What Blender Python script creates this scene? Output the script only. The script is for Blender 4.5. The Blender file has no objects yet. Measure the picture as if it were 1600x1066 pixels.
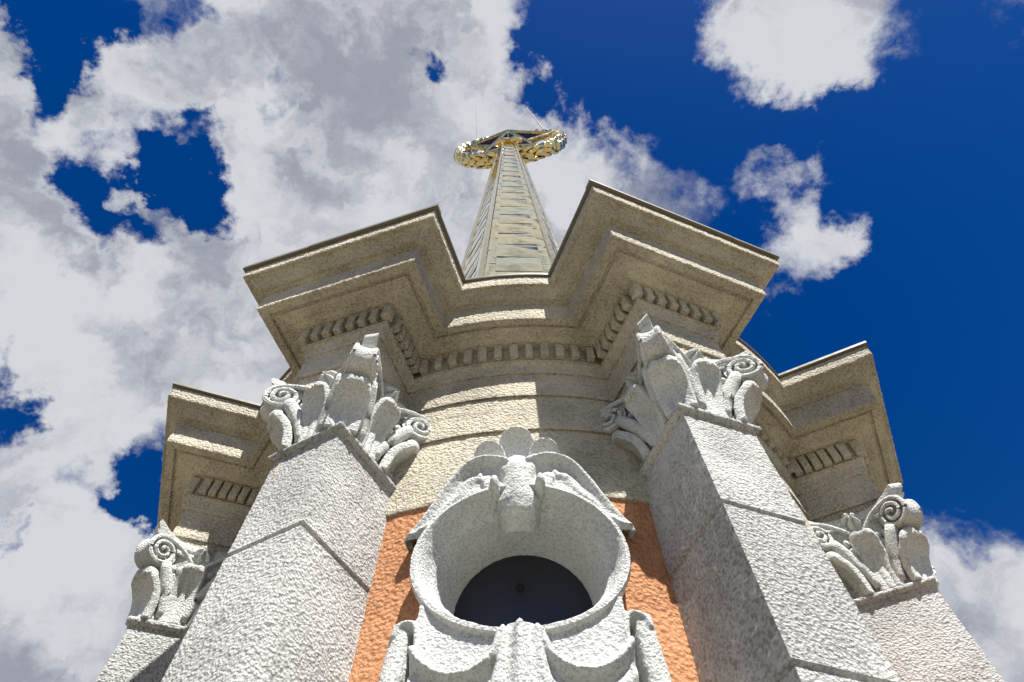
import bpy, bmesh, math, random
import numpy as np
from mathutils import Vector, Matrix, noise as mnoise
rnd = random.Random(7)
R = math.radians
S = 2.5                       # metres per building unit (drum radius = 1 unit)
ZC = 1.6                      # eye height above the terrace
sc = bpy.context.scene
C = sc.collection

# ------------------------------------------------------------------ camera
PITCH, ROLL, PAN, CX, CY, FPX = 1.0752, -0.0149, -0.0513, 0.0455, -1.8992, 945.18
cam = bpy.data.cameras.new("camera"); camo = bpy.data.objects.new("camera", cam); C.objects.link(camo)
fw = Vector((math.sin(PAN)*math.cos(PITCH), math.cos(PAN)*math.cos(PITCH), math.sin(PITCH)))
r0 = Vector((math.cos(PAN), -math.sin(PAN), 0)); u0 = r0.cross(fw)
rr = r0*math.cos(ROLL)+u0*math.sin(ROLL); uu = -r0*math.sin(ROLL)+u0*math.cos(ROLL)
M = Matrix((rr, uu, -fw)).transposed().to_4x4(); M.translation = Vector((CX*S, CY*S, ZC))
camo.matrix_world = M
cam.sensor_fit = 'HORIZONTAL'; cam.sensor_width = 36; cam.lens = 36*FPX/1600
cam.clip_start = 0.05; cam.clip_end = 5000
sc.camera = camo

# ------------------------------------------------------------------ exposure, sun, sky
sc.view_settings.view_transform = 'Standard'; sc.view_settings.look = 'None'
sc.view_settings.exposure = 1.0; sc.view_settings.gamma = 1.0
SUN_AZ, SUN_EL = R(22.5), R(57.0)
sdir = Vector((math.sin(SUN_AZ)*math.cos(SUN_EL), -math.cos(SUN_AZ)*math.cos(SUN_EL), math.sin(SUN_EL)))
sl = bpy.data.lights.new("sun", 'SUN'); sl.energy = 5.0; sl.angle = R(0.5); sl.color = (1, .965, .91)
so = bpy.data.objects.new("sun", sl); C.objects.link(so)
so.rotation_euler = sdir.to_track_quat('Z', 'Y').to_euler(); so.location = (0, 0, 60)

class NT:                      # small node-tree helper
    def __init__(s, tree): s.t = tree; s.l = tree.links
    def n(s, typ, ins=None, **kw):
        x = s.t.nodes.new(typ)
        for k, v in kw.items(): setattr(x, k, v)
        for k, v in (ins or {}).items():
            if hasattr(v, 'links') or isinstance(v, bpy.types.NodeSocket): s.l.new(v, x.inputs[k])
            else: x.inputs[k].default_value = v
        return x
    def m(s, op, a, b=0.0, c=0.0, clamp=False):
        return s.n('ShaderNodeMath', {0: a, 1: b, 2: c}, operation=op, use_clamp=clamp).outputs[0]
    def ss(s, v, lo, hi, a=0.0, b=1.0):
        return s.n('ShaderNodeMapRange', {0: v, 1: lo, 2: hi, 3: a, 4: b}, interpolation_type='SMOOTHSTEP').outputs[0]
    def mix(s, f, a, b, bt='MIX'):
        x = s.n('ShaderNodeMix', data_type='RGBA', blend_type=bt)
        for k, v in ((0, f), (6, a), (7, b)):
            if isinstance(v, bpy.types.NodeSocket): s.l.new(v, x.inputs[k])
            else: x.inputs[k].default_value = v
        return x.outputs[2]

def px_dir(x, y):              # a fixed direction in the sky
    return (fw + rr*((x-800)/FPX) - uu*((y-533)/FPX)).normalized()

w = bpy.data.worlds.new("World"); sc.world = w; w.use_nodes = True
T = NT(w.node_tree)
for x in list(w.node_tree.nodes): w.node_tree.nodes.remove(x)
out = T.n('ShaderNodeOutputWorld')
sky = T.n('ShaderNodeTexSky', sky_type='NISHITA', sun_disc=False, sun_elevation=SUN_EL, sun_rotation=math.pi-SUN_AZ, altitude=300.0,
          air_density=1.0, dust_density=0.3, ozone_density=3.0)
hs = T.n('ShaderNodeHueSaturation', {'Hue': 0.517, 'Saturation': 1.42, 'Value': 1.0, 'Color': sky.outputs[0]})
bg_sky = T.n('ShaderNodeBackground', {'Color': hs.outputs[0], 'Strength': 0.044})
dirv = T.n('ShaderNodeTexCoord').outputs['Generated']
dirn = T.n('ShaderNodeVectorMath', {0: dirv}, operation='NORMALIZE').outputs[0]
def fbm(vec, scale, det, rough, off=(0, 0, 0), dist=0.0):
    v = T.n('ShaderNodeVectorMath', {0: vec, 1: off}, operation='ADD').outputs[0]
    return T.n('ShaderNodeTexNoise', {'Vector': v, 'Scale': scale, 'Detail': det, 'Roughness': rough, 'Distortion': dist}, noise_dimensions='3D').outputs[0]
# where the clouds stand in the sky: (pixel-free) directions with an angular radius and a weight
BLOBS = [  # x, y, radius(px), weight
    (100, 300, 420, .55), (480, 180, 330, .6), (620, 420, 300, .55), (330, 600, 360, .5), (100, 800, 330, .5), (60, 1000, 260, .4), (800, 250, 170, .35),
    (930, 290, 110, .35), (1030, 300, 95, .3), (600, 40, 260, .4), (800, 90, 130, .35), (-200, 400, 500, .5),
    (1240, 20, 130, .95), (1330, 60, 90, .45), (1200, 110, 60, .35), (1310, 115, 40, .3), (1150, 10, 70, .3), (1270, -70, 150, .7),
    (1230, 270, 55, .80), (1270, 330, 60, .75), (1300, 370, 50, .6), (1225, 395, 50, .65), (1245, 440, 40, .35), (1015, 130, 30, .4), (995, 10, 36, .42), (1130, 295, 30, .35), (1190, 320, 80, -.25),
    (1500, 930, 95, .85), (1560, 1010, 110, .75), (1450, 870, 45, .4), (1590, 940, 60, .3), (1640, 1080, 150, .6),
    # openings
    (258, 235, 62, -1.7), (300, 300, 52, -1.75), (262, 300, 40, -.9), (150, 300, 48, -1.6), (235, 378, 40, -1.5), (130, 350, 36, -.9), (190, 330, 40, -.55), (60, 55, 46, -1.5), (90, 100, 40, -1.4), (110, 15, 66, -1.5), (75, 165, 44, -1.1), (255, 5, 44, -1.0), (160, 50, 40, -.7),
    (665, 115, 28, -1.5), (440, 120, 34, -.9), (425, 180, 30, -.85), (10, 640, 44, -1.7), (20, 580, 34, -1.0), (205, 780, 42, -1.6), (165, 775, 36, -1.2), (222, 745, 30, -.8), (15, 830, 24, -1.2), (60, 545, 30, -.6),
    (240, 690, 34, -1.0), (95, 735, 40, -.9), (875, 10, 60, -1.2), (880, 130, 44, -1.1), (840, 40, 40, -.6), (1000, 60, 130, -.7), (1080, 200, 90, -.6), (960, 150, 60, -.7), (318, 520, 30, -1.0), (300, 175, 26, -.6), (560, 30, 40, -.3), (900, 330, 60, .3),
    (1480, 300, 300, -.4), (1430, 600, 250, -.5), (1600, 500, 260, -.5), (1150, 210, 60, -.4), (1215, 190, 30, -.6), (1290, 195, 44, -1.0), (1310, 330, 50, .4), (212, 322, 26, 1.3), (285, 225, 20, .8), (195, 270, 22, .8), (250, 345, 24, .9), (240, 200, 22, .6), (110, 60, 20, .7)]
def sky_dir(az, el): return Vector((math.sin(R(az))*math.cos(R(el)), -math.cos(R(az))*math.cos(R(el)), math.sin(R(el))))
SPOTS = [(px_dir(x, y), math.atan(rad*(1.22 if wt < -.75 else 1)/FPX*abs(fw.dot(px_dir(x, y)))), wt) for (x, y, rad, wt) in BLOBS if wt]
SPOTS += [(sky_dir(a, e), R(rd), wt) for (a, e, rd, wt) in ((-25, 62, 11, .8), (-5, 76, 9, .75), (20, 72, 7, .55), (-60, 50, 16, .7), (-95, 40, 20, .7), (70, 35, 14, .6), (-20, 30, 14, .5), (120, 30, 15, .5), (170, 25, 20, .6), (-150, 20, 25, .7))]  # clouds out of view, added to give the spire something pale to reflect
def wob(scale, det, rough, amt, vec, off):
    v = T.n('ShaderNodeVectorMath', {0: vec, 1: off}, operation='ADD').outputs[0]
    c = T.n('ShaderNodeTexNoise', {'Vector': v, 'Scale': scale, 'Detail': det, 'Roughness': rough}, noise_dimensions='3D').outputs[1]
    c = T.n('ShaderNodeVectorMath', {0: c, 1: (.5, .5, .5)}, operation='SUBTRACT').outputs[0]
    return T.n('ShaderNodeVectorMath', {0: c, 1: (amt, amt, amt), 2: vec}, operation='MULTIPLY_ADD').outputs[0]
dw = T.n('ShaderNodeVectorMath', {0: wob(8.0, 9.0, .62, .27, dirn, (.3, .7, 2.1))}, operation='NORMALIZE').outputs[0]
acc = None
for d, ang, wt in SPOTS:
    dt = T.n('ShaderNodeVectorMath', {0: dw, 1: d}, operation='DOT_PRODUCT').outputs['Value']
    ex = T.m('EXPONENT', T.m('MULTIPLY_ADD', dt, 2/ang**2, -2/ang**2))
    acc = T.m('MULTIPLY', ex, wt) if acc is None else T.m('MULTIPLY_ADD', ex, wt, acc)
acc = T.n('ShaderNodeClamp', {0: T.m('MULTIPLY_ADD', acc, 1.5, -.35), 1: -1.3, 2: 1.5}).outputs[0]
n1 = fbm(dirn, 7.0, 10.0, .66)
n5 = fbm(dw, 5.0, 5.0, .55, (4.4, 9.1, 1.2))
n5s = fbm(dw, 5.0, 5.0, .55, tuple(Vector((4.4, 9.1, 1.2))+sdir*0.07))
n2 = fbm(dirn, 2.6, 3.0, .5, (3.1, 1.7, .3))
n3 = fbm(dirn, 22.0, 8.0, .65, (7, 2, 5))
val = T.m('ADD', acc, T.m('MULTIPLY_ADD', n1, 2.6, -1.3))
val = T.m('ADD', val, T.m('MULTIPLY_ADD', n3, 1.5, -.75))
mask = T.ss(val, -.35, 1.10)
# light and shade inside a cloud: the sun side of every puff brighter, the thick parts a little greyer
thick = T.ss(val, .8, 2.0)
puff = T.m('MULTIPLY', T.m('SUBTRACT', n5, n5s), 3.2)
puff = T.m('ADD', puff, T.m('MULTIPLY_ADD', n3, .5, -.25))
puff = T.m('ADD', puff, T.m('MULTIPLY_ADD', n2, .8, -.36))
br = T.m('ADD', T.m('MULTIPLY_ADD', thick, -.30, .80), puff)
ccol = T.mix(T.ss(br, .10, 1.05), (.33, .35, .415, 1), (.66, .675, .715, 1))
bg_cl = T.n('ShaderNodeBackground', {'Color': ccol, 'Strength': 0.50})
ms = T.n('ShaderNodeMixShader', {0: mask, 1: bg_sky.outputs[0], 2: bg_cl.outputs[0]})
T.l.new(ms.outputs[0], out.inputs[0])

# ------------------------------------------------------------------ materials
def mat(name):
    m = bpy.data.materials.new(name); m.use_nodes = True
    t = NT(m.node_tree); b = m.node_tree.nodes['Principled BSDF']
    return m, t, b
def stucco(name, col, dark, grain=26.0, bump=1.0, dist=.02, stretch=(1, 1, 1), stain=.25, rough=.92):
    m, t, b = mat(name)
    pos = t.n('ShaderNodeNewGeometry').outputs['Position']
    v = t.n('ShaderNodeVectorMath', {0: pos, 1: stretch}, operation='MULTIPLY').outputs[0]
    a = t.n('ShaderNodeTexNoise', {'Vector': v, 'Scale': grain, 'Detail': 5.0, 'Roughness': .7}).outputs[0]
    c = t.n('ShaderNodeTexVoronoi', {'Vector': v, 'Scale': grain*1.6, 'Randomness': 1.0}, feature='SMOOTH_F1').outputs[0]
    big = t.n('ShaderNodeTexNoise', {'Vector': pos, 'Scale': 1.7, 'Detail': 5.0, 'Roughness': .65}).outputs[0]
    amp = t.ss(big, .32, .68, .42, 1.2)
    h = t.m('ADD', t.m('MULTIPLY_ADD', a, 1.3, -.65), t.m('MULTIPLY_ADD', c, -.9, .38))
    h = t.m('MULTIPLY', h, amp)
    bp = t.n('ShaderNodeBump', {'Strength': bump, 'Distance': dist, 'Height': h})
    pit_shade = t.ss(h, -.20, .06)  # self-shadow of the pits put into the colour: low grain takes the dark tone
    col1 = t.mix(pit_shade, tuple(dark)+(1,), tuple(col)+(1,))
    st = t.n('ShaderNodeTexNoise', {'Vector': t.n('ShaderNodeVectorMath', {0: pos, 1: (1, 1, .35)}, operation='MULTIPLY').outputs[0], 'Scale': 3.2, 'Detail': 6.0, 'Roughness': .7}).outputs[0]
    col2 = t.mix(t.m('MULTIPLY', t.ss(st, .45, .8), stain), col1, tuple(x*.62 for x in col)+(1,))
    t.l.new(col2, b.inputs['Base Color']); t.l.new(bp.outputs[0], b.inputs['Normal'])
    b.inputs['Roughness'].default_value = rough
    b.inputs['Specular IOR Level'].default_value = .2
    return m
M_white = stucco('white_roughcast', (.65, .65, .63), (.41, .41, .395), 44, 1.0, .036, (1, 1, 1.15), .2)
M_cap = stucco('white_painted_plaster', (.62, .63, .61), (.46, .47, .455), 60, .9, .013, (1, 1, 1), .25)
M_cream = stucco('cream_roughcast', (.665, .612, .49), (.495, .445, .345), 42, 1.0, .034, (1, 1, 1), .3)
M_orange = stucco('orange_render', (.56, .275, .14), (.46, .205, .10), 34, 1.0, .024, (1, 1, 1), .3)
def simple(name, col, rough, metal=0.0, bump=None):
    m, t, b = mat(name)
    b.inputs['Base Color'].default_value = tuple(col)+(1,); b.inputs['Roughness'].default_value = rough; b.inputs['Metallic'].default_value = metal
    if bump:
        pos = t.n('ShaderNodeNewGeometry').outputs['Position']
        a = t.n('ShaderNodeTexNoise', {'Vector': pos, 'Scale': bump[0], 'Detail': 2.0, 'Roughness': .5, 'Distortion': .3}).outputs[0]
        bp = t.n('ShaderNodeBump', {'Strength': bump[1], 'Distance': bump[2], 'Height': a}); t.l.new(bp.outputs[0], b.inputs['Normal'])
    return m, t, b
M_flash, t_, b_ = simple('brown_sheet_metal', (.13, .115, .08), .5, .0, (6, .3, .02))
M_pane, t_, b_ = simple('dark_blue_panel', (.018, .019, .031), .38, 0, (14, .3, .01))
M_hole, t_, b_ = simple('black_hole', (.002, .002, .002), .9)
M_gold, t_, b_ = simple('polished_gold', (.82, .67, .34), .15, 1.0, (3.5, .5, .05))
M_pale, t_, b_ = simple('pale_gold_sheet', (.80, .73, .55), .06, 1.0, (1.6, .5, .06))
pos = t_.n('ShaderNodeNewGeometry').outputs['Position']
pn = t_.n('ShaderNodeTexNoise', {'Vector': t_.n('ShaderNodeVectorMath', {0: pos, 1: (.4, .4, 1.3)}, operation='MULTIPLY').outputs[0], 'Scale': .9, 'Detail': 3.0}).outputs[0]
t_.l.new(t_.mix(t_.ss(pn, .35, .65), (.74, .72, .50, 1), (.88, .74, .40, 1)), b_.inputs['Base Color'])
M_seam, t_, b_ = simple('dark_seam', (.05, .04, .025), .7)
M_ridge, t_, b_ = simple('ridge_batten_metal', (.62, .55, .37), .10, 1.0, (3, .3, .03))
M_ruby, t_, b_ = simple('dark_ruby_glass', (.035, .010, .022), .08, 0, None)
M_rod, t_, b_ = simple('grey_rod', (.03, .03, .032), .6, 0.0)
M_roof, t_, b_ = simple('roof_sheet', (.16, .15, .13), .4, .5, (5, .3, .02))
def ground_mat():
    m, t, b = mat('sandy_paving')
    pos = t.n('ShaderNodeNewGeometry').outputs['Position']
    br = t.n('ShaderNodeTexBrick', {'Vector': pos, 'Color1': (.17, .147, .10, 1), 'Color2': (.15, .13, .088, 1), 'Mortar': (.05, .04, .03, 1), 'Scale': 1.0, 'Mortar Size': .012, 'Brick Width': .8, 'Row Height': .4})
    n = t.n('ShaderNodeTexNoise', {'Vector': pos, 'Scale': 1.3, 'Detail': 6.0}).outputs[0]
    t.l.new(t.mix(t.m('MULTIPLY', n, .4), br.outputs[0], (.10, .088, .06, 1)), b.inputs['Base Color']); b.inputs['Roughness'].default_value = .85
    return m
M_ground = ground_mat()

# ------------------------------------------------------------------ mesh helpers
def U(x, y, z): return (x*S, y*S, z*S+ZC)
def mk(name, verts, faces, material, parent=None, smooth=True, sharp=35, disp=None):
    me = bpy.data.meshes.new(name); me.from_pydata(verts, [], faces); me.update()
    if smooth:
        me.polygons.foreach_set('use_smooth', np.ones(len(me.polygons), bool))
        if sharp: me.set_sharp_from_angle(angle=R(sharp))
    me.materials.append(material)
    o = bpy.data.objects.new(name, me); C.objects.link(o)
    if parent: o.parent = parent
    if disp: roughen(o, *disp)
    return o
_tex = {}
def roughen(o, scale, strength, depth=1):
    k = (scale, depth)
    if k not in _tex:
        t = bpy.data.textures.new('grain', 'CLOUDS'); t.noise_scale = scale; t.noise_depth = depth; _tex[k] = t
    md = o.modifiers.new('rough', 'DISPLACE'); md.texture = _tex[k]; md.texture_coords = 'GLOBAL'; md.strength = strength; md.mid_level = .5
def sub(o, levels=2):
    md = o.modifiers.new('sub', 'SUBSURF'); md.levels = levels; md.render_levels = levels
def tag(o, label=None, cat=None, group=None, kind=None):
    for k, v in (('label', label), ('category', cat), ('group', group), ('kind', kind)):
        if v: o[k] = v
    return o
def fine(profile, step):
    res = [profile[0]]
    for a, b in zip(profile, profile[1:]):
        n = max(1, int(math.ceil(math.dist(a, b)/step)))
        for k in range(1, n+1): res.append((a[0]+(b[0]-a[0])*k/n, a[1]+(b[1]-a[1])*k/n))
    return res
def sweep(name, outline, profile, material, parent=None, closed=True, step=.005, disp=None, sharp=30, local=False, cap=False):
    """outline(e) -> list of (x,y) in building units, the same count for every e; profile: list of (e,z)"""
    pr = fine(profile, step); V = []; cache = {}
    for e, z in pr:
        k = round(e, 6)
        if k not in cache: cache[k] = outline(e)
        for x, y in cache[k]: V.append((x*S, y*S, z*S) if local else U(x, y, z))
    n = len(cache[round(pr[0][0], 6)]); F = []
    for j in range(len(pr)-1):
        a, b = j*n, (j+1)*n
        for i in range(n if closed else n-1):
            i2 = (i+1) % n; F.append((a+i, a+i2, b+i2, b+i))
    if cap: F.append(tuple(range((len(pr)-1)*n, len(pr)*n)))
    return mk(name, V, F, material, parent, True, sharp, disp)
def polar(az, r): return (r*math.sin(az), -r*math.cos(az))

# ------------------------------------------------------------------ the setting
gv = []; gf = []
rings = [0, 2, 4, 8, 15, 30, 80, 250, 900]
g = bmesh.new(); prev = None
for q in rings[1:]:
    ring = [g.verts.new((q*math.cos(a), q*math.sin(a), 0)) for a in [2*math.pi*i/64 for i in range(64)]]
    if prev is None: g.faces.new(ring)
    else:
        for i in range(64): g.faces.new((prev[i], ring[i], ring[(i+1) % 64], prev[(i+1) % 64]))
    prev = ring
me = bpy.data.meshes.new('ground'); g.to_mesh(me); me.materials.append(M_ground)
go = bpy.data.objects.new('ground', me); C.objects.link(go); tag(go, 'pale sandy paving around the tower', 'ground', kind='structure')

# ------------------------------------------------------------------ the tower
tower = bpy.data.objects.new('tower', None); C.objects.link(tower)
tag(tower, 'round cream and orange tower with white pilasters, stepped cornice and gilded sheet-metal spire', 'tower')
ZB = -ZC/S
AZ = [R(22.5+45*k) for k in range(8)]
ROT_C = [0.0]*8; ROT_P = [0.0]*8
ROT_C[0], ROT_C[7] = 0.0468, 0.147        # the built breaks are not quite square to the wall
ROT_P[0], ROT_P[7] = 0.0057, -0.0405
R0, W0, RC = 1.198, .097, 1.2
def Cr(e): return float(np.interp(e, [-.06, -.03, -.02, .005, .014, .05, .24], [.960, .986, .993, .9935, 1.001, 1.034, 1.180]))
def boxpt(ang, de, r, t, rc=RC):
    q = r-rc; r2 = q*math.cos(de)-t*math.sin(de)+rc; t2 = q*math.sin(de)+t*math.cos(de)
    c, s = math.cos(ang), math.sin(ang)
    return (s*r2+c*t2, -c*r2+s*t2)
def inner_pt(ang, de, t, rad):
    lo, hi = .3, rad+.4
    for _ in range(40):
        m = (lo+hi)/2
        if math.hypot(*boxpt(ang, de, m, t)) < rad: lo = m
        else: hi = m
    return lo
def lerp2(a, b, k): return (a[0]+(b[0]-a[0])*k, a[1]+(b[1]-a[1])*k)
VIS = (0, 1, 6, 7)
def outline(e, coarse=False, bayonly=None):
    pts = []; rad = Cr(e); w_ = W0+e; rf = R0+e
    ends = []
    for k in range(8):
        a, d = AZ[k], ROT_C[k]
        li = inner_pt(a, d, -w_, rad); ri = inner_pt(a, d, w_, rad)
        ends.append((boxpt(a, d, li, -w_), boxpt(a, d, rf, -w_), boxpt(a, d, rf, w_), boxpt(a, d, ri, w_)))
    for k in range(8):
        f = 1 if (k in VIS and not coarse) else .2
        A, B, Cc, D = ends[k]
        for (p, q, n) in ((A, B, 56), (B, Cc, 104), (Cc, D, 56)):
            n = max(2, int(n*f))
            for i in range(n): pts.append(lerp2(p, q, i/n))
        nx = ends[(k+1) % 8][0]
        a0 = math.atan2(D[0], -D[1]); a1 = math.atan2(nx[0], -nx[1])
        if a1 < a0: a1 += 2*math.pi
        n = max(4, int(76*(1 if k in (7, 0, 6) and not coarse else .3)))
        for i in range(n): pts.append(polar(a0+(a1-a0)*i/n, rad))
    return pts

# drum wall (orange), down to the terrace
def circ(e, n=420): return [polar(2*math.pi*i/n, e) for i in range(n)]
OC = (.008, .80)             # oculus centre: arc offset, height
wall = sweep('wall', lambda e: circ(e), [(.978, ZB), (.978, .2), (.978, 1.01)], M_orange, tower, step=.0125, disp=(.06, .010, 2))
bm = bmesh.new(); bm.from_mesh(wall.data)   # opening for the oculus
kill = []
for f in bm.faces:
    c = f.calc_center_median(); x, y, z = c.x/S, c.y/S, (c.z-ZC)/S
    if y < 0 and ((math.atan2(x, -y)-OC[0])/.186)**2+((z-OC[1])/.163)**2 < 1: kill.append(f)
bmesh.ops.delete(bm, geom=kill, context='FACES'); bm.to_mesh(wall.data); bm.free()

arch_prof = [(-.06, .998), (-.032, .996), (-.03, 1.0), (-.03, 1.222), (-.021, 1.218), (-.02, 1.224), (-.02, 1.300), (.005, 1.302), (.005, 1.362), (.013, 1.358), (.014, 1.364), (.014, 1.462), (.0, 1.466)]
sweep('architrave', outline, arch_prof, M_cream, tower, disp=(.022, .009, 2))
corn_prof = [(.0, 1.463), (.020, 1.461), (.022, 1.468)] + [(.022+.010*(1-math.cos(k/6*math.pi/2)), 1.468+.034*math.sin(k/6*math.pi/2)) for k in range(1, 7)]
corn_prof += [(.035, 1.502), (.035, 1.510), (.026, 1.513), (.028, 1.582), (.058, 1.584), (.075, 1.592), (.112, 1.597), (.114, 1.604), (.122, 1.604), (.124, 1.597), (.149, 1.598), (.151, 1.602), (.151, 1.690), (.149, 1.693), (.157, 1.695), (.157, 1.702), (.162, 1.704)]
corn_prof += [(.161+.051*(k/8), 1.704+.030*(k/8)-.006*math.sin(k/8*math.pi*2)) for k in range(1, 9)]
corn_prof += [(.216, 1.736), (.218, 1.740), (.218, 1.787), (.195, 1.790)]
cornice = sweep('cornice', outline, corn_prof, M_cream, tower, disp=(.022, .010, 2))
# metal edge over the cornice
fo = lambda e: outline(e, True)
edge_ = sweep('roof_flashing', fo, [(.18, 1.790), (.225, 1.7885), (.227, 1.789), (.2285, 1.791), (.2285, 1.801), (.224, 1.803), (.15, 1.811)], M_flash, tower, step=.03)
# low metal roof from the flashing up to the spire
po = outline(.19, True); n = len(po); V = []; F = []
for k in range(7):
    f = k/6
    for (x, y) in po:
        d = math.hypot(x, y); q = d+(.60-d)*f; V.append(U(x/d*q, y/d*q, 1.806+.10*f+.06*f*f))
for k in range(6):
    for i in range(n): F.append((k*n+i, k*n+(i+1) % n, (k+1)*n+(i+1) % n, (k+1)*n+i))
mk('roof', V, F, M_roof, tower, True, 30)
# lapped sheets of the flashing, a little proud of it
def lap(k, t0, t1, dz):
    a, d = AZ[k], ROT_C[k]; e = .2305; V = []
    P0, P1 = boxpt(a, d, R0+e, t0), boxpt(a, d, R0+e, t1); Q0, Q1 = boxpt(a, d, R0+e-.03, t0), boxpt(a, d, R0+e-.03, t1)
    for z in (1.789+dz, 1.806+dz):
        for p in (P0, P1, Q1, Q0): V.append(U(p[0], p[1], z))
    mk('flashing_sheet', V, [(0, 3, 2, 1), (4, 5, 6, 7), (0, 1, 5, 4), (1, 2, 6, 5), (2, 3, 7, 6), (3, 0, 4, 7)], M_flash, edge_, False)
lap(7, -.327, -.10, -.003); lap(7, -.10, .327, .003); lap(0, -.327, .16, .002); lap(0, .16, .327, -.003)

# dentils
def dentil_mesh(seed):
    b = bmesh.new(); bmesh.ops.create_cube(b, size=1)
    bmesh.ops.scale(b, vec=(.0228, .030, .060), verts=b.verts)
    bmesh.ops.bevel(b, geom=list(b.edges), offset=.0016, segments=2, affect='EDGES', profile=.5)
    bmesh.ops.subdivide_edges(b, edges=[e for e in b.edges if e.calc_length() > .012], cuts=3, use_grid_fill=True)
    for v in b.verts: v.co += Vector(mnoise.noise_vector(v.co*60+Vector((seed*9.1, 0, 0))))*.0008
    for v in b.verts: v.co *= S
    me = bpy.data.meshes.new('dentil'); b.to_mesh(me); b.free(); me.materials.append(M_cream)
    me.polygons.foreach_set('use_smooth', np.ones(len(me.polygons), bool)); me.set_sharp_from_angle(angle=R(50))
    return me
DM = [dentil_mesh(i) for i in range(4)]
ED, ZD = .0370, 1.549          # centre offset and height of the dentil row
shown, hidden = [], []
def dplace(x, y, nx, ny, vis):
    ang = math.atan2(nx, -ny)+rnd.uniform(-.04, .04)
    m = Matrix.Translation(U(x+rnd.uniform(-.0012, .0012), y, ZD+rnd.uniform(-.001, .001))) @ Matrix.Rotation(ang, 4, 'Z') @ Matrix.Diagonal((rnd.uniform(.92, 1.08), rnd.uniform(.95, 1.06), 1, 1))
    (shown if vis else hidden).append(m)
for k in range(8):
    a, d = AZ[k], ROT_C[k]; w_, rf, rad = W0+ED, R0+ED, Cr(ED)
    nn = np.array(boxpt(a, d, 2, 0))-np.array(boxpt(a, d, 1, 0)); tt = np.array(boxpt(a, d, 1, 1))-np.array(boxpt(a, d, 1, 0))
    for i in range(8):
        p = boxpt(a, d, rf, (i-3.5)*.0365); dplace(p[0], p[1], nn[0], nn[1], k in (0, 7, 1, 6))
    for sg in (-1, 1):
        ri = inner_pt(a, d, sg*w_, rad); m = 6; L = rf-.034-ri
        for i in range(m):
            p = boxpt(a, d, ri+L*(i+.75)/m, sg*w_)
            dplace(p[0], p[1], tt[0]*sg, tt[1]*sg, (k, sg) in ((0, -1), (7, 1), (1, -1), (6, 1)))
    kn = (k+1) % 8
    A = boxpt(a, d, inner_pt(a, d, w_, rad), w_); B = boxpt(AZ[kn], ROT_C[kn], inner_pt(AZ[kn], ROT_C[kn], -w_, rad), -w_)
    a0 = math.atan2(A[0], -A[1]); a1 = math.atan2(B[0], -B[1]); a1 += 2*math.pi if a1 < a0 else 0
    m = 12; g0 = .028/rad
    for i in range(m):
        az = a0+g0+(a1-a0-2*g0)*i/(m-1); p = polar(az, rad); dplace(p[0], p[1], math.sin(az), -math.cos(az), k in (7, 0, 6))
for i, m in enumerate(shown):
    o = bpy.data.objects.new('dentil', DM[i % 4]); C.objects.link(o); o.parent = cornice; o.matrix_world = m
hb = bmesh.new()
for m in hidden:
    t0 = bmesh.new(); t0.from_mesh(DM[0]); t0.transform(m); tm = bpy.data.meshes.new('tmp'); t0.to_mesh(tm); t0.free(); hb.from_mesh(tm); bpy.data.meshes.remove(tm)
me = bpy.data.meshes.new('dentil_course'); hb.to_mesh(me); hb.free(); me.materials.append(M_cream)
o = bpy.data.objects.new('dentil_course', me); C.objects.link(o); o.parent = cornice; o['kind'] = 'stuff'

# pilasters (square shafts in blocks, astragal on top)
WP, RP = .0876, 1.1793; RPC = RP-WP
def square_u(e):               # open on the wall side
    w_ = WP+e; f = RP+e; pts = []
    for (p, q, n) in (((-w_, -.95), (-w_, -f), 46), ((-w_, -f), (w_, -f), 36), ((w_, -f), (w_, -.95), 46)):
        for i in range(n): pts.append(lerp2(p, q, i/n))
    pts.append((w_, -.95)); return pts
prof = [(.03, ZB), (.03, ZB+.12), (.012, ZB+.14)]
z = ZB+.14
joints = sorted([.8006-.3013*k for k in range(0, 5) if .8006-.3013*k > ZB+.2])
prof.append((0, ZB+.15))
for j in joints: prof += [(0, j-.007), (-.0075, j-.001), (-.0075, j+.001), (.0, j+.006)]
prof += [(0, 1.068)] + [(.0135*math.sin(k/8*math.pi), 1.068+.022*(1-math.cos(k/8*math.pi))/2) for k in range(1, 9)] + [(0, 1.12)]
shaft = sweep('pilaster', square_u, prof, M_white, None, closed=False, step=.0055, disp=(.02, .007, 2), local=True)
def pmat(k, c=0.0):
    return Matrix.Translation((0, 0, ZC)) @ Matrix.Rotation(AZ[k], 4, 'Z') @ Matrix.Translation((0, -1.1*S, 0)) @ Matrix.Rotation(ROT_P[k], 4, 'Z') @ Matrix.Translation((0, 1.1*S-c*S, 0))
for k in range(8):
    o = shaft if k == 0 else shaft.copy()
    if k: C.objects.link(o)
    o.parent = tower; o.matrix_world = pmat(k)

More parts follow.
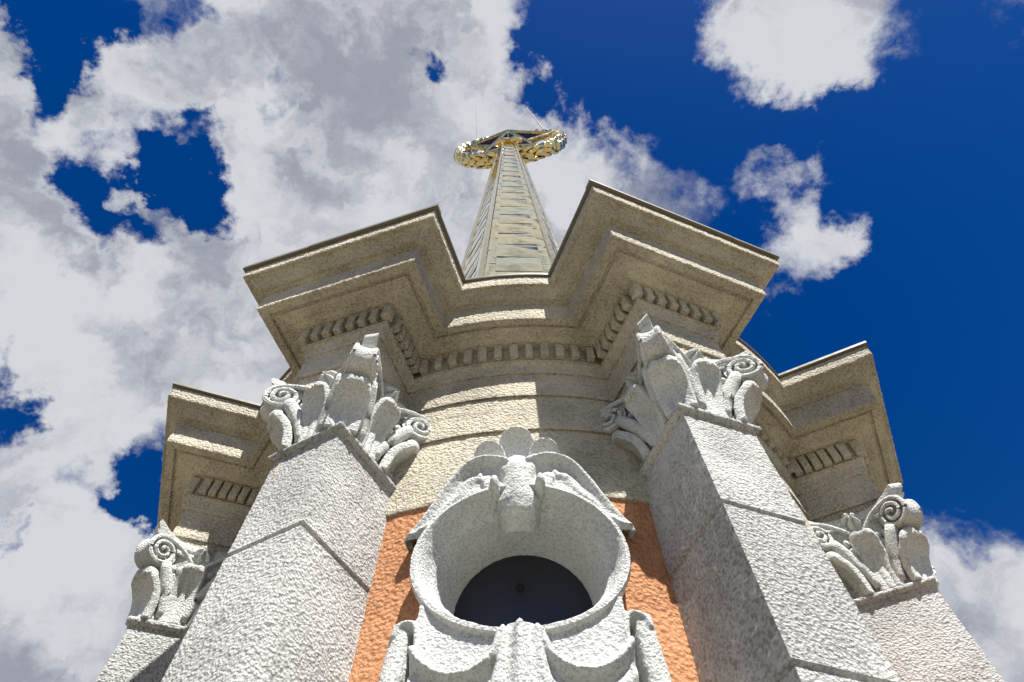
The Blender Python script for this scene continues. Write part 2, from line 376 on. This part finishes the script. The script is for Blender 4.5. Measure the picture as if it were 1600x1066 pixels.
# capitals: bell > leaf, volute, abacus, rosette, all about the centre of the square shaft
def sq4(e, n=30):
    w_ = WP+e; pts = []
    cs = [(-w_, -w_), (w_, -w_), (w_, w_), (-w_, w_)]
    for i in range(4):
        for k in range(n): pts.append(lerp2(cs[i], cs[(i+1) % 4], k/n))
    return pts
bell = sweep('capital', sq4, [(-.006, 1.085), (-.005, 1.10), (-.001, 1.13), (.005, 1.18), (.009, 1.215), (.013, 1.222), (.015, 1.228), (.012, 1.234), (.004, 1.238), (.006, 1.262), (.014, 1.285), (.015, 1.305)], M_cap, None, local=True, cap=True, disp=(.03, .010, 2))
eb = bmesh.new(); eb.from_mesh(bell.data)
for f in range(4):
    for i in range(7):
        t = (i-3)*.0215; p = Vector((t*S, -(WP+.014)*S, 1.247*S)); p.rotate(Matrix.Rotation(f*math.pi/2, 3, 'Z'))
        bmesh.ops.create_icosphere(eb, subdivisions=2, radius=1, matrix=Matrix.Translation(p) @ Matrix.Rotation(f*math.pi/2, 4, 'Z') @ Matrix.Diagonal((.0105*S, .011*S, .0125*S, 1)))
for f in eb.faces: f.smooth = True
eb.to_mesh(bell.data); eb.free()
def tube(V, F, path, sides=7, scale=S):
    rows = []
    for i, (p, r_) in enumerate(path):
        a = path[max(0, i-1)][0]; b = path[min(len(path)-1, i+1)][0]; d = (b-a).normalized() if (b-a).length > 1e-9 else Vector((0, 0, 1))
        ref = Vector((0, 0, 1)) if abs(d.z) < .9 else Vector((1, 0, 0))
        x = d.cross(ref).normalized(); y = d.cross(x).normalized(); row = []
        for k in range(sides):
            q = 2*math.pi*k/sides; row.append(len(V)); V.append((p+x*math.cos(q)*r_+y*math.sin(q)*r_)*scale)
        rows.append(row)
    for i in range(len(rows)-1):
        for k in range(sides): F.append((rows[i][k], rows[i][(k+1) % sides], rows[i+1][(k+1) % sides], rows[i+1][k]))
    F.append(tuple(rows[0][::-1])); F.append(tuple(rows[-1]))
def stems():
    V = []; F = []
    for f in range(4):
        for sg in (-1, 1):
            pth = []
            for k in range(9):
                u = k/8; t = sg*(.030+.052*u**1.5); e = WP+.004+.040*u**1.8; z_ = 1.10+.140*u
                p = Vector((t, -e, z_)); p.rotate(Matrix.Rotation(f*math.pi/2, 3, 'Z')); pth.append((p, .010+.008*math.sin(u*math.pi*.8)))
            tube(V, F, pth, 9)
    return V, F
def sol(V, F, name, thick, material, lev=1, disp=(.03, .007, 2)):
    o = mk(name, V, F, material, None, True, None)
    md = o.modifiers.new('thick', 'SOLIDIFY'); md.thickness = thick*S; md.offset = 0
    sub(o, lev)
    if disp: roughen(o, *disp)
    return o
def leaf_geo(W, z0, z1, e0, tip, curl, base, ribs=3, nu=30, nv=17):
    """tongue leaf: rises from z0, leans outward, its broad rounded lip rolls over at the top"""
    V = []; F = []
    for i in range(nu):
        u = i/(nu-1)
        for j in range(nv):
            v = 2*j/(nv-1)-1
            wid = W*(base+(1-base)*math.sin(min(u/.6, 1)*math.pi/2))
            if u > .66: wid *= max(0.0, 1-((u-.66)/.345)**4)**.45
            if u < .8: zz = z0+(z1-z0)*u/.8; ee = e0+(tip-e0)*(u/.8)**3.4
            else:
                a = (u-.8)/.2*2.2; zz = z1+curl*.9*math.sin(a); ee = tip+curl*(1-math.cos(a))*1.1
            cup = -(v*v)*.011*math.sin(min(1, u*1.05)*math.pi*.85)
            rib = .0034*math.cos(v*math.pi*ribs)*(1-u*.6)*(1-abs(v)*.4)
            V.append((v*wid*S, -(base_w+ee-cup+rib)*S, zz*S))
    for i in range(nu-1):
        for j in range(nv-1): F.append((i*nv+j, i*nv+j+1, (i+1)*nv+j+1, (i+1)*nv+j))
    return V, F
base_w = WP
stem_m = bpy.data.meshes.new('stems'); stem_m.from_pydata(*[x if i else x for i, x in enumerate((stems()[0], [], stems()[1]))])
eb = bmesh.new(); eb.from_mesh(bell.data); eb.from_mesh(stem_m)
for f in eb.faces: f.smooth = True
eb.to_mesh(bell.data); eb.free(); bpy.data.meshes.remove(stem_m)
mid_leaf = sol(*leaf_geo(  .037, 1.085, 1.226, .000, .034, .013, .80), 'leaf', .017, M_cap)
base_w = WP*1.30
cor_leaf = sol(*leaf_geo(.042, 1.085, 1.185, -.004, .040, .016, .85), 'leaf', .022, M_cap)
base_w = WP
# small half leaves between
base_w = WP
# volute
def volute():
    V = []; F = []
    rho = .047; zc = 1.268; cen = Vector((0, 0))
    d1 = Vector((1, -1)).normalized()                       # towards the corner (local x right, y to the viewer is negative)
    n = Vector((0, -1)); t = Vector((1, 0))
    tipd = (WP*1.414+.098)
    def face(nn, tt):
        a = (tt*.80+nn*.60).normalized()
        side = (nn-tt).normalized()
        m = Vector((nn*.80-tt*.60)).normalized()
        cc = d1*tipd+side*.020-a*rho
        return a, m, cc
    fa = face(n, t); fb = face(t, n)
    NP = 40; NB = 6
    def rim(q, a, cc, rr_): return Vector((cc.x+a.x*math.cos(q)*rr_, cc.y+a.y*math.cos(q)*rr_, zc+math.sin(q)*rr_*1.0))
    rows = []
    for i in range(NP):
        q = 2*math.pi*i/NP; A = rim(q, fa[0], fa[2], rho); B = rim(q, fb[0], fb[2], rho); row = []
        for k in range(NB+1):
            f = k/NB; P = A.lerp(B, f); s = math.sin(f*math.pi)
            axis = Vector((d1.x*math.cos(q), d1.y*math.cos(q), math.sin(q))); P = P-axis*s*.004
            row.append(len(V)); V.append(P*S)
        rows.append(row)
    for i in range(NP):
        i2 = (i+1) % NP
        for k in range(NB): F.append((rows[i][k], rows[i2][k], rows[i2][k+1], rows[i][k+1]))
    for (a, m, cc), col in ((fa, 0), (fb, NB)):
        prev = [rows[i][col] for i in range(NP)]
        for rr_, dep in ((rho*.84, 0), (rho*.80, -.006), (rho*.4, -.007), (rho*.02, -.006)):
            ring = []
            for i in range(NP):
                q = 2*math.pi*i/NP; P = rim(q, a, cc, rr_); P += Vector((m.x, m.y, 0))*dep; ring.append(len(V)); V.append(P*S)
            for i in range(NP):
                i2 = (i+1) % NP; f = (prev[i], prev[i2], ring[i2], ring[i]); F.append(f if col else f[::-1])
            prev = ring
        # raised spiral, running back to the middle of the face
        path = []
        inward = -a
        hand = 1
        for k in range(74):
            f = k/73; q = math.pi/2-f*math.pi*4.6; rr_ = rho*(.92*(1-f)**.85+.05)
            path.append((rim(q, a, cc, rr_)+Vector((m.x, m.y, 0))*(.001+.007*f), .0075*(1-.35*f)))
        P0 = path[0][0]
        pre = []
        for k in range(10):
            f = k/10; e = (WP+.020); tcen = .012
            st = Vector(((t if col == 0 else n).x*tcen+(n if col == 0 else t).x*e, (t if col == 0 else n).y*tcen+(n if col == 0 else t).y*e, 1.262))
            P = st.lerp(P0, f); P.z += .018*math.sin(f*math.pi)*.6; pre.append((P, .0055+.002*f))
        tube(V, F, pre+path)
    return V, F
vol = mk('volute', *volute(), M_cap, None, True, 40); roughen(vol, .03, .006, 2)
# abacus with concave sides and horned corners
def aba(e, n=30):
    pts = []
    for f in range(4):
        for k in range(n):
            t = 2*k/n-1; q = abs(t)
            ee = .020+.060*q**2.6; x = t*(WP+.058); y = -(WP+ee)
            c, s = math.cos(f*math.pi/2), math.sin(f*math.pi/2); sc_ = 1+e*7
            pts.append(((x*c-y*s)*sc_, (x*s+y*c)*sc_))
    return pts
def aba_build():
    pr = [(-.014, 1.297), (-.004, 1.299), (-.001, 1.305), (-.006, 1.311), (.002, 1.318), (.004, 1.328), (.002, 1.337), (-.02, 1.340)]
    pr = fine(pr, .006); V = []; F = []; n = 120
    for e, z in pr:
        for (x, y) in aba(e):
            d = math.hypot(x, y); lift = max(0, d-.145)*.30; V.append((x*S, y*S, (z+lift-.006)*S))
    for j in range(len(pr)-1):
        for i in range(n): F.append((j*n+i, j*n+(i+1) % n, (j+1)*n+(i+1) % n, (j+1)*n+i))
    F.append(tuple(range((len(pr)-1)*n, len(pr)*n))); F.append(tuple(range(n))[::-1])
    return V, F
abacus = mk('abacus', *aba_build(), M_cap, None, True, 40); roughen(abacus, .03, .008, 2)
# rosette: five pointed petals round a button, on the middle of the abacus
def rosette():
    V = []; F = []; NA, NR = 60, 9; e0 = WP+.018
    for i in range(NR):
        f = i/(NR-1)
        for k in range(NA):
            a = 2*math.pi*k/NA; pet = abs(math.cos(2.5*(a+.3)))
            rad = f*(.018+.013*pet**.7)
            h = .020*(1-f)**.6+.011*math.sin(f*math.pi)*pet+(.006 if f < .3 else 0)-.010*f*f*(1-pet)
            V.append((rad*math.sin(a)*S, -(e0+h+.016*0)*S, (1.312+rad*math.cos(a))*S))
    for i in range(NR-1):
        for k in range(NA): F.append((i*NA+k, i*NA+(k+1) % NA, (i+1)*NA+(k+1) % NA, (i+1)*NA+k))
    b = len(V)
    for k in range(NA):
        x, y, z_ = V[(NR-1)*NA+k]; V.append((x*.9, -(WP-.01)*S, z_))
    for k in range(NA): F.append(((NR-1)*NA+k, (NR-1)*NA+(k+1) % NA, b+(k+1) % NA, b+k))
    return V, F
ros = mk('rosette', *rosette(), M_cap, None, True, None); roughen(ros, .022, .012, 2)
def put(o, par, rot, first):
    c = o if first else o.copy()
    if not first: C.objects.link(c)
    c.parent = par; c.rotation_euler = (0, 0, rot); return c
used = set()
for k in (0, 7, 1, 6, 2, 5):
    cp = bell if k == 0 else bell.copy()
    if k: C.objects.link(cp)
    cp.parent = tower; cp.matrix_world = pmat(k, RPC)
    def add(o, rot):
        put(o, cp, rot, o.name not in used); used.add(o.name)
    add(abacus, 0)
    for f in range(4):
        if f == 2: continue                 # the wall side
        add(mid_leaf, f*math.pi/2); add(ros, f*math.pi/2)
    for f in range(4):
        add(cor_leaf, f*math.pi/2+math.pi/4); add(vol, f*math.pi/2)

# ------------------------------------------------------------------ round window
def ell(cx, cz, rx, rz, rad, n=160):
    res = []
    for i in range(n):
        a = 2*math.pi*i/n; t = cx+rx*math.cos(a); z_ = cz+rz*math.sin(a); res.append((rad*math.sin(t), -rad*math.cos(t), z_))
    return res
def ring_loft(name, rows, material, parent, disp=None, sharp=35, cap=False):
    V = []; F = []; n = len(rows[0])
    for r_ in rows: V += [U(*p) for p in r_]
    for j in range(len(rows)-1):
        for i in range(n): F.append((j*n+i, j*n+(i+1) % n, (j+1)*n+(i+1) % n, (j+1)*n+i))
    if cap: F.append(tuple(range((len(rows)-1)*n, len(rows)*n)))
    return mk(name, V, F, material, parent, True, sharp, disp)
cx, cz = OC
keys = [(.199, .176, .965), (.200, .177, 1.012), (.201, .178, 1.026), (.197, .174, 1.036), (.190, .167, 1.037), (.185, .162, 1.030), (.178, .156, 1.012), (.176, .147, .998), (.170, .137, .986), (.168, .135, .982), (.167, .136, .95), (.164, .143, .83)]
rows = []
for a, b in zip(keys, keys[1:]):
    n = max(1, int(math.dist(a, b)/.006))
    for k in range(n): f = k/n; rows.append(ell(cx, cz, *(a[i]+(b[i]-a[i])*f for i in range(3)), n=220))
rows.append(ell(cx, cz, *keys[-1], n=220))
win = ring_loft('window', rows, M_cap, tower, disp=(.022, .008, 2), sharp=38)
win['label'] = 'oval window with white splayed surround'
pr = [ell(cx, cz,   .167*q, .146*q, .858) for q in (1.0, .6, .2, .02)]
pane = ring_loft('pane', pr, M_pane, win, cap=True)
hz = cz+.055; hx = cx-.006
ring_loft('vent_hole', [ell(hx, hz, .0095, .0095, .861, 24), ell(hx, hz, .0085, .0085, .863, 24), ell(hx, hz, .0075, .0075, .8625, 24), ell(hx, hz, .001, .001, .8625, 24)], M_hole, win, cap=True)

# relief ornaments as height fields over the drum
def relief(name, fn, t0, t1, z0, z1, step, parent, r_base=.985, disp=(.028, .010, 2), mats=M_cap):
    nt, nz = int((t1-t0)/step)+1, int((z1-z0)/step)+1
    tt = np.linspace(t0, t1, nt); zz = np.linspace(z0, z1, nz); Tg, Zg = np.meshgrid(tt, zz)
    H = fn(Tg, Zg); ok = H > 0.002
    rad = np.where(ok, r_base+H, r_base-.03)
    V = np.stack([rad*np.sin(Tg)*S, -rad*np.cos(Tg)*S, Zg*S+ZC], -1).reshape(-1, 3)
    F = []
    idx = -np.ones(nt*nz, int); keep = []
    for i in range(nz-1):
        for j in range(nt-1):
            if ok[i, j] or ok[i+1, j] or ok[i, j+1] or ok[i+1, j+1]:
                F.append((i*nt+j, i*nt+j+1, (i+1)*nt+j+1, (i+1)*nt+j))
    used_ = sorted({v for f in F for v in f}); mp = {v: i for i, v in enumerate(used_)}
    o = mk(name, [tuple(V[v]) for v in used_], [tuple(mp[v] for v in f) for f in F], mats, parent, True, None)
    md = o.modifiers.new('soften', 'SMOOTH'); md.factor = .5; md.iterations = 3
    roughen(o, *disp); return o
def seg_dist(T_, Z_, pts):
    best = np.full(T_.shape, 9.0); par = np.zeros(T_.shape); side = np.zeros(T_.shape); n = len(pts)-1
    for i in range(n):
        ax, az_ = pts[i]; bx, bz = pts[i+1]; dx, dz = bx-ax, bz-az_; L = dx*dx+dz*dz
        k = np.clip(((T_-ax)*dx+(Z_-az_)*dz)/L, 0, 1); d = np.hypot(T_-ax-k*dx, Z_-az_-k*dz)
        s = np.sign((T_-ax)*dz-(Z_-az_)*dx); m = d < best
        best = np.where(m, d, best); par = np.where(m, (i+k)/n, par); side = np.where(m, s, side)
    return best, par, side
def smin_max(*a): 
    r_ = a[0]
    for b in a[1:]: r_ = np.maximum(r_, b)
    return r_
def smooth_curve(pts, n=40):
    pts = [np.array(p, float) for p in pts]; P = [2*pts[0]-pts[1]]+pts+[2*pts[-1]-pts[-2]]; res = []
    for i in range(1, len(P)-2):
        for k in range(n):
            t = k/n; a, b, c, d = P[i-1:i+3]
            res.append(tuple(.5*((2*b)+(-a+c)*t+(2*a-5*b+4*c-d)*t*t+(-a+3*b-3*c+d)*t**3)))
    res.append(tuple(pts[-1])); return res
def crest(Tg, Zg):
    T0 = Tg-cx; H = np.zeros(Tg.shape)
    e_rim = np.sqrt((T0/.194)**2+((Zg-cz)/.171)**2)
    for sg in (-1, 1):
        X = T0*sg
        path = smooth_curve([(.020, 1.040), (.040, 1.056), (.078, 1.067), (.115, 1.052), (.148, 1.005), (.176, .950), (.202, .908), (.216, .896)], 12)
        d, par, side = seg_dist(X, Zg, path)
        below = side > 0
        ridge = .064*np.clip(1-par*.5, 0, 1)
        out_ = np.where(d < .011, ridge*np.sqrt(np.clip(1-(d/.011)**2, 0, 1)), 0)
        wid = .080*np.clip(1.05-par*.85, .16, 1)
        q = np.clip(d/wid, 0, 1)
        lump = .013*np.exp(-((q-.75)/.34)**2)*(1+.25*np.sin(par*34)*np.sin(q*8))
        lo = .026*(1-par*.35)
        ins = np.where(below & (e_rim > .985) & (d < wid*1.6), lo+(ridge-lo)*np.exp(-(d/.013)**2)+lump, 0)
        H = np.maximum(H, np.maximum(out_*(X > .0), np.where(X > .012, ins, 0)))
        # side petals by the trunk
        k = 1-((X-.046)/.012)**2-((Zg-.968)/.024)**2
        H = np.maximum(H, np.where(k > 0, .04+.036*np.sqrt(np.clip(k, 0, 1)), 0))
    # trunk over the rim
    wd = np.interp(Zg, [.903, .910, .935, .965, 1.0, 1.04, 1.055], [.024, .034, .048, .036, .036, .050, .048])
    prof_ = np.interp(Zg, [.903, .94, .975, 1.02, 1.055], [.046, .058, .064, .066, .058])
    k = 1-(np.abs(T0)/wd)**2.4
    flute = 1+.04*np.cos(T0/wd*6.0)
    H = np.maximum(H, np.where((k > 0) & (Zg > .903) & (Zg < 1.055), prof_*np.clip(k, 0, 1)**.4*flute, 0))
    # three cupped lobes above
    for (px, pz, pr, lean) in ((0, 1.098, .044, .054), (-.062, 1.070, .037, .040), (.062, 1.070, .037, .040)):
        q = np.hypot(T0-px, (Zg-pz)*.92)/pr
        h = (.024 if px == 0 else .030)+lean*np.clip((Zg-(pz-pr))/(2*pr), 0, 1)**1.3*(.55+.45*q**2)
        H = np.maximum(H, np.where((q < 1) & (Zg > 1.02), h, 0))
    return H
cr_o = relief('crest', crest, cx-.235, cx+.235, .875, 1.17, .0022, win, .985, (.022, .007, 2))
cr_o['label'] = 'white carved crest of two scrolled wings and a palmette'
def apron(Tg, Zg):
    T0 = Tg-cx; H = np.zeros(Tg.shape)
    e_rim = np.sqrt((T0/.192)**2+((Zg-cz)/.169)**2)
    top = .675-.012*np.cos(T0*14)
    panel = (np.abs(T0) < .172) & (Zg < .70) & (e_rim > .99)
    dent = .040+.010*np.exp(-((np.abs(T0)-.172)/.02)**2)
    H = np.where(panel, dent, 0)
    for sg in (-1, 1):
        X = T0*sg
        # scroll shoulder and its hanging strap
        d, par, s_ = seg_dist(X, Zg, smooth_curve([(.160, .50), (.163, .60), (.166, .640), (.176, .664), (.196, .664), (.206, .645)], 10))
        H = np.maximum(H, np.where(d < .010, .044*np.sqrt(np.clip(1-(d/.010)**2, 0, 1))+.01, 0))
        st = (X > .182-.05*(Zg-.6)) & (X < .222-.09*(Zg-.6)) & (Zg < .672)
        q = (X-(.202-.07*(Zg-.6)))/.021
        H = np.maximum(H, np.where(st, .030+.018*np.sqrt(np.clip(1-q*q, 0, 1))+.005*np.sin(Zg*150)*(Zg < .55), 0))
        # swag of cloth from the knot to the side
        sw = smooth_curve([(.030, .618), (.045, .578), (.075, .556), (.11, .556), (.145, .580), (.170, .612)], 12)
        d, par, side = seg_dist(X, Zg, sw)
        fold = .074-.010*par
        low = side > 0
        hh = np.where(low, fold*(.74+.26*np.exp(-(d/.02)**2))+.006*np.cos(d*190), fold*np.exp(-(d/.016)**2))
        H = np.maximum(H, np.where((X > .0) & (X < .172) & ((low & (d < .20)) | (d < .022)) & (Zg < .64), hh, 0))
    # gathered cloth knot hanging over the rim
    wd = np.interp(Zg, [.40, .50, .56, .60, .625, .640], [.075, .060, .046, .040, .037, .030])
    k = 1-(np.abs(T0)/wd)**3
    f = .082+.008*np.cos(T0/wd*8.2)
    lim = .622+.004*np.cos(T0/.037*8.2)
    H = np.maximum(H, np.where((k > 0) & (Zg < lim), f*np.clip(k, 0, 1)**.35, 0))
    return H
ap = relief('apron', apron, cx-.245, cx+.245, .30, .705, .0022, win, .985, (.022, .007, 2))
ap['label'] = 'white carved apron with gathered cloth and side straps'

# ------------------------------------------------------------------ spire
SP_PH = R(5.0)
def sp_rad(z): return .595-.0538*(z-1.88)
ZS0, ZS1 = 1.86, 9.95
def hexpt(i, r_): a = SP_PH+R(30)+i*R(60); return (r_*math.sin(a), -r_*math.cos(a))
def lean(z): return -.0075*(z-1.88)
V = []; F = []; LIP = set()
seams = []
z = ZS0
while z < ZS1: seams.append(z); z += .30
seams.append(ZS1)
NXC = [0, .16, .17, .50, .83, .84, 1.0]
for fi in range(6):
    for a, b in zip(seams, seams[1:]):
        for (c0, c1) in ((0, .19), (.19, .81), (.81, 1.0)):
            nx = 6 if c0 == .19 else 3; nz = 5; base = len(V)
            tilt = rnd.uniform(-.0022, .0022); bul = rnd.uniform(.003, .007)
            off = 0 if c0 == .19 else .0
            za, zb = (a, b) if c0 == .19 else (a+.15 if a > ZS0 else a, min(b+.15, ZS1))
            if zb <= za: continue
            for j in range(nz+1):
                v = j/nz; zz = za+(zb-za)*v; rr_ = sp_rad(zz)
                P, Q = hexpt(fi-1, rr_), hexpt(fi, rr_); nrm = Vector((P[0]+Q[0], P[1]+Q[1])).normalized()
                for i in range(nx+1):
                    f = c0+(c1-c0)*i/nx; p = lerp2(P, Q, f)
                    k = (.0025*(1-v) if c0 == .19 else .001*(1-v))+bul*math.sin(v*math.pi)*math.sin(i/nx*math.pi)+tilt*(i/nx-.5)+rnd.uniform(-.0007, .0007)
                    V.append(U(p[0]+nrm.x*k+lean(zz), p[1]+nrm.y*k, zz))
            for j in range(nz):
                for i in range(nx): q = base+j*(nx+1)+i; F.append((q, q+1, q+nx+2, q+nx+1))
            # the turned-under lower lip of the sheet
            l0 = len(V)
            for i in range(nx+1):
                x, y, zz = V[base+i]; d = math.hypot(x, y); V.append((x*(1-.008*S/d), y*(1-.008*S/d), zz+.001))
            for i in range(nx): LIP.add(len(F)); F.append((l0+i, l0+i+1, base+i+1, base+i))
spire = mk('spire', V, F, M_pale, tower, True, 40)
spire.data.materials.append(M_seam)
spire.data.polygons.foreach_set('material_index', np.array([1 if i in LIP else 0 for i in range(len(spire.data.polygons))]))
spire['label'] = 'tapering six-sided spire clad in pale gold sheets'
for i in range(6):
    V = []; F = []
    for j in range(41):
        zz = ZS0+(ZS1-ZS0)*j/40; r_ = sp_rad(zz)
        c = Vector(hexpt(i, r_+.006)); o_ = c.normalized(); p1 = (Vector(hexpt(i-1, r_))-c).normalized(); p2 = (Vector(hexpt(i+1, r_))-c).normalized(); wv_ = .034*(.45+.55*r_/.6)
        for q in (c+p1*wv_-o_*.004, c+p1*wv_+o_*.012, c+o_*.014, c+p2*wv_+o_*.012, c+p2*wv_-o_*.004): V.append(U(q.x+lean(zz), q.y, zz))
    for j in range(40):
        for k in range(4): F.append((j*5+k, j*5+k+1, (j+1)*5+k+1, (j+1)*5+k))
    mk('ridge_batten', V, F, M_ridge, spire, False)
# base collar and neck under the star
sweep('spire_foot', lambda e: [hexpt(i, e) for i in range(6)], [(.72, 1.80), (.72, 1.88), (.60, 1.95)], M_roof, spire, step=1)
nk = sweep('spire_neck', lambda e: [(p[0]+lean(9.9), p[1]) for p in (hexpt(i, e) for i in range(6))], [(.155, 9.70), (.185, 9.74), (.185, 9.80), (.15, 9.84), (.15, 9.95), (.19, 9.98), (.19, 10.04), (.12, 10.10)], M_gold, spire, step=1, cap=True)

# ------------------------------------------------------------------ the star in its wreath
FX, FZ = -.045, 10.52
star_t = bpy.data.objects.new('star_finial', None); C.objects.link(star_t); star_t.location = U(FX, 0, 10.04)
tag(star_t, 'gilded laurel wreath round a dark five-pointed star on the spire tip', 'finial')
def child(o): o.parent = star_t; o.matrix_parent_inverse = Matrix.Translation(star_t.location).inverted(); return o
RS, RI, DP = .74, .30, .19
pts = []
for k in range(10):
    a = math.pi/2+k*math.pi/5; q = RS if k % 2 == 0 else RI; pts.append((FX+q*math.cos(a), 0.0, FZ+q*math.sin(a)))
V = [U(*p) for p in pts]+[U(FX, -DP, FZ), U(FX, DP, FZ)]; F = []
for k in range(10): F.append((k, (k+1) % 10, 10)[::-1]); F.append((k, (k+1) % 10, 11))
st = child(mk('star', V, F, M_ruby, None, False))
V = []; F = []
for k in range(10):
    A, B = Vector(pts[k]), Vector(pts[(k+1) % 10]); tube(V, F, [(A, .030), (B, .030)], 6, 1.0)
    for y in (-DP, DP): tube(V, F, [(A, .024), (Vector((FX, y, FZ)), .028)], 6, 1.0)
V = [U(*v) for v in V]
fr = mk('star_frame', V, F, M_gold, st, True, 40); fr.matrix_parent_inverse = (Matrix.Translation(star_t.location)@Matrix.Translation((0, 0, 0))).inverted() @ star_t.matrix_world if False else Matrix.Identity(4)
# stem carrying the star
V = []; F = []; tube(V, F, [(Vector((FX, 0, 10.0)), .10), (Vector((FX, 0, 10.3)), .06)], 8, 1.0); child(mk('stem', [U(*v) for v in V], F, M_gold, None, True, 40))
def wreath_branch(sg):
    V = []; F = []; rw = .865; WZ = 10.46; lr = random.Random(11 if sg > 0 else 23)
    core = []
    for k in range(25):
        a = math.radians(-92+142*k/24); core.append((Vector((FX+sg*rw*math.cos(a), .06, WZ+rw*math.sin(a))), .058*(1-.3*k/24)))
    tube(V, F, core, 10, 1.0)
    for k in range(27):
        f = k/26; a = math.radians(-90+146*f); cen = Vector((FX+sg*rw*math.cos(a), .06, WZ+rw*math.sin(a)))
        tan = Vector((-sg*math.sin(a), 0, math.cos(a))); radl = Vector((sg*math.cos(a), 0, math.sin(a))); yv = Vector((0, 1, 0)); br_ = .052*(1-.25*f)
        for j in range(6):
            q = 2*math.pi*(j+.5*(k % 2))/6+lr.uniform(-.15, .15); o_ = radl*math.cos(q)+yv*math.sin(q)*1.35; sd = tan.cross(o_).normalized()
            L, Wd = .18*(1-.25*f)*lr.uniform(.85, 1.15), .056*lr.uniform(.85, 1.15); b0 = cen+o_*br_*.9; b = len(V)
            dv = (tan*.93+o_*.26).normalized(); up = (o_-dv*o_.dot(dv)).normalized()
            prof2 = ((0, .35, 0), (.35, 1, .014), (.7, .75, .012), (1, .05, -.004))
            for (u, ww, hh) in prof2:
                c = b0+dv*L*u+up*hh
                V += [c-sd*Wd*ww-up*.010, c+up*.016*(ww+.2), c+sd*Wd*ww-up*.010, c-up*.020]
            for i in range(3):
                r1, r2 = b+i*4, b+i*4+4
                for e in range(4): F.append((r1+e, r1+(e+1) % 4, r2+(e+1) % 4, r2+e))
            F.append((b, b+3, b+2, b+1)); F.append((b+12, b+13, b+14, b+15))
    return child(mk('wreath_branch', [U(*v) for v in V], F, M_gold, None, True, 30))
wl = wreath_branch(-1); wr = wreath_branch(1)
# ribbon knot at the foot of the wreath
V = []; F = []
for sg in (-1, 1): tube(V, F, [(Vector((FX+sg*.02, -.16, FZ-.80)), .05), (Vector((FX+sg*.12, -.17, FZ-.72)), .065), (Vector((FX+sg*.22, -.14, FZ-.78)), .03)], 8, 1.0)
child(mk('ribbon', [U(*v) for v in V], F, M_gold, None, True, 40))
for (a, b) in (((-.62, 0, 11.15), (-.590, -.50, 12.4)), ((.575, 0, 11.18), (.337, -.247, 12.4))):
    V = []; F = []; tube(V, F, [(Vector(a), .011), (Vector(a).lerp(Vector(b), .3), .008), (Vector(b), .006)], 6, 1.0)
    child(mk('lightning_rod', [U(*v) for v in V], F, M_rod, None, True, 40))
star_t.rotation_euler = (0, 0, R(-5))
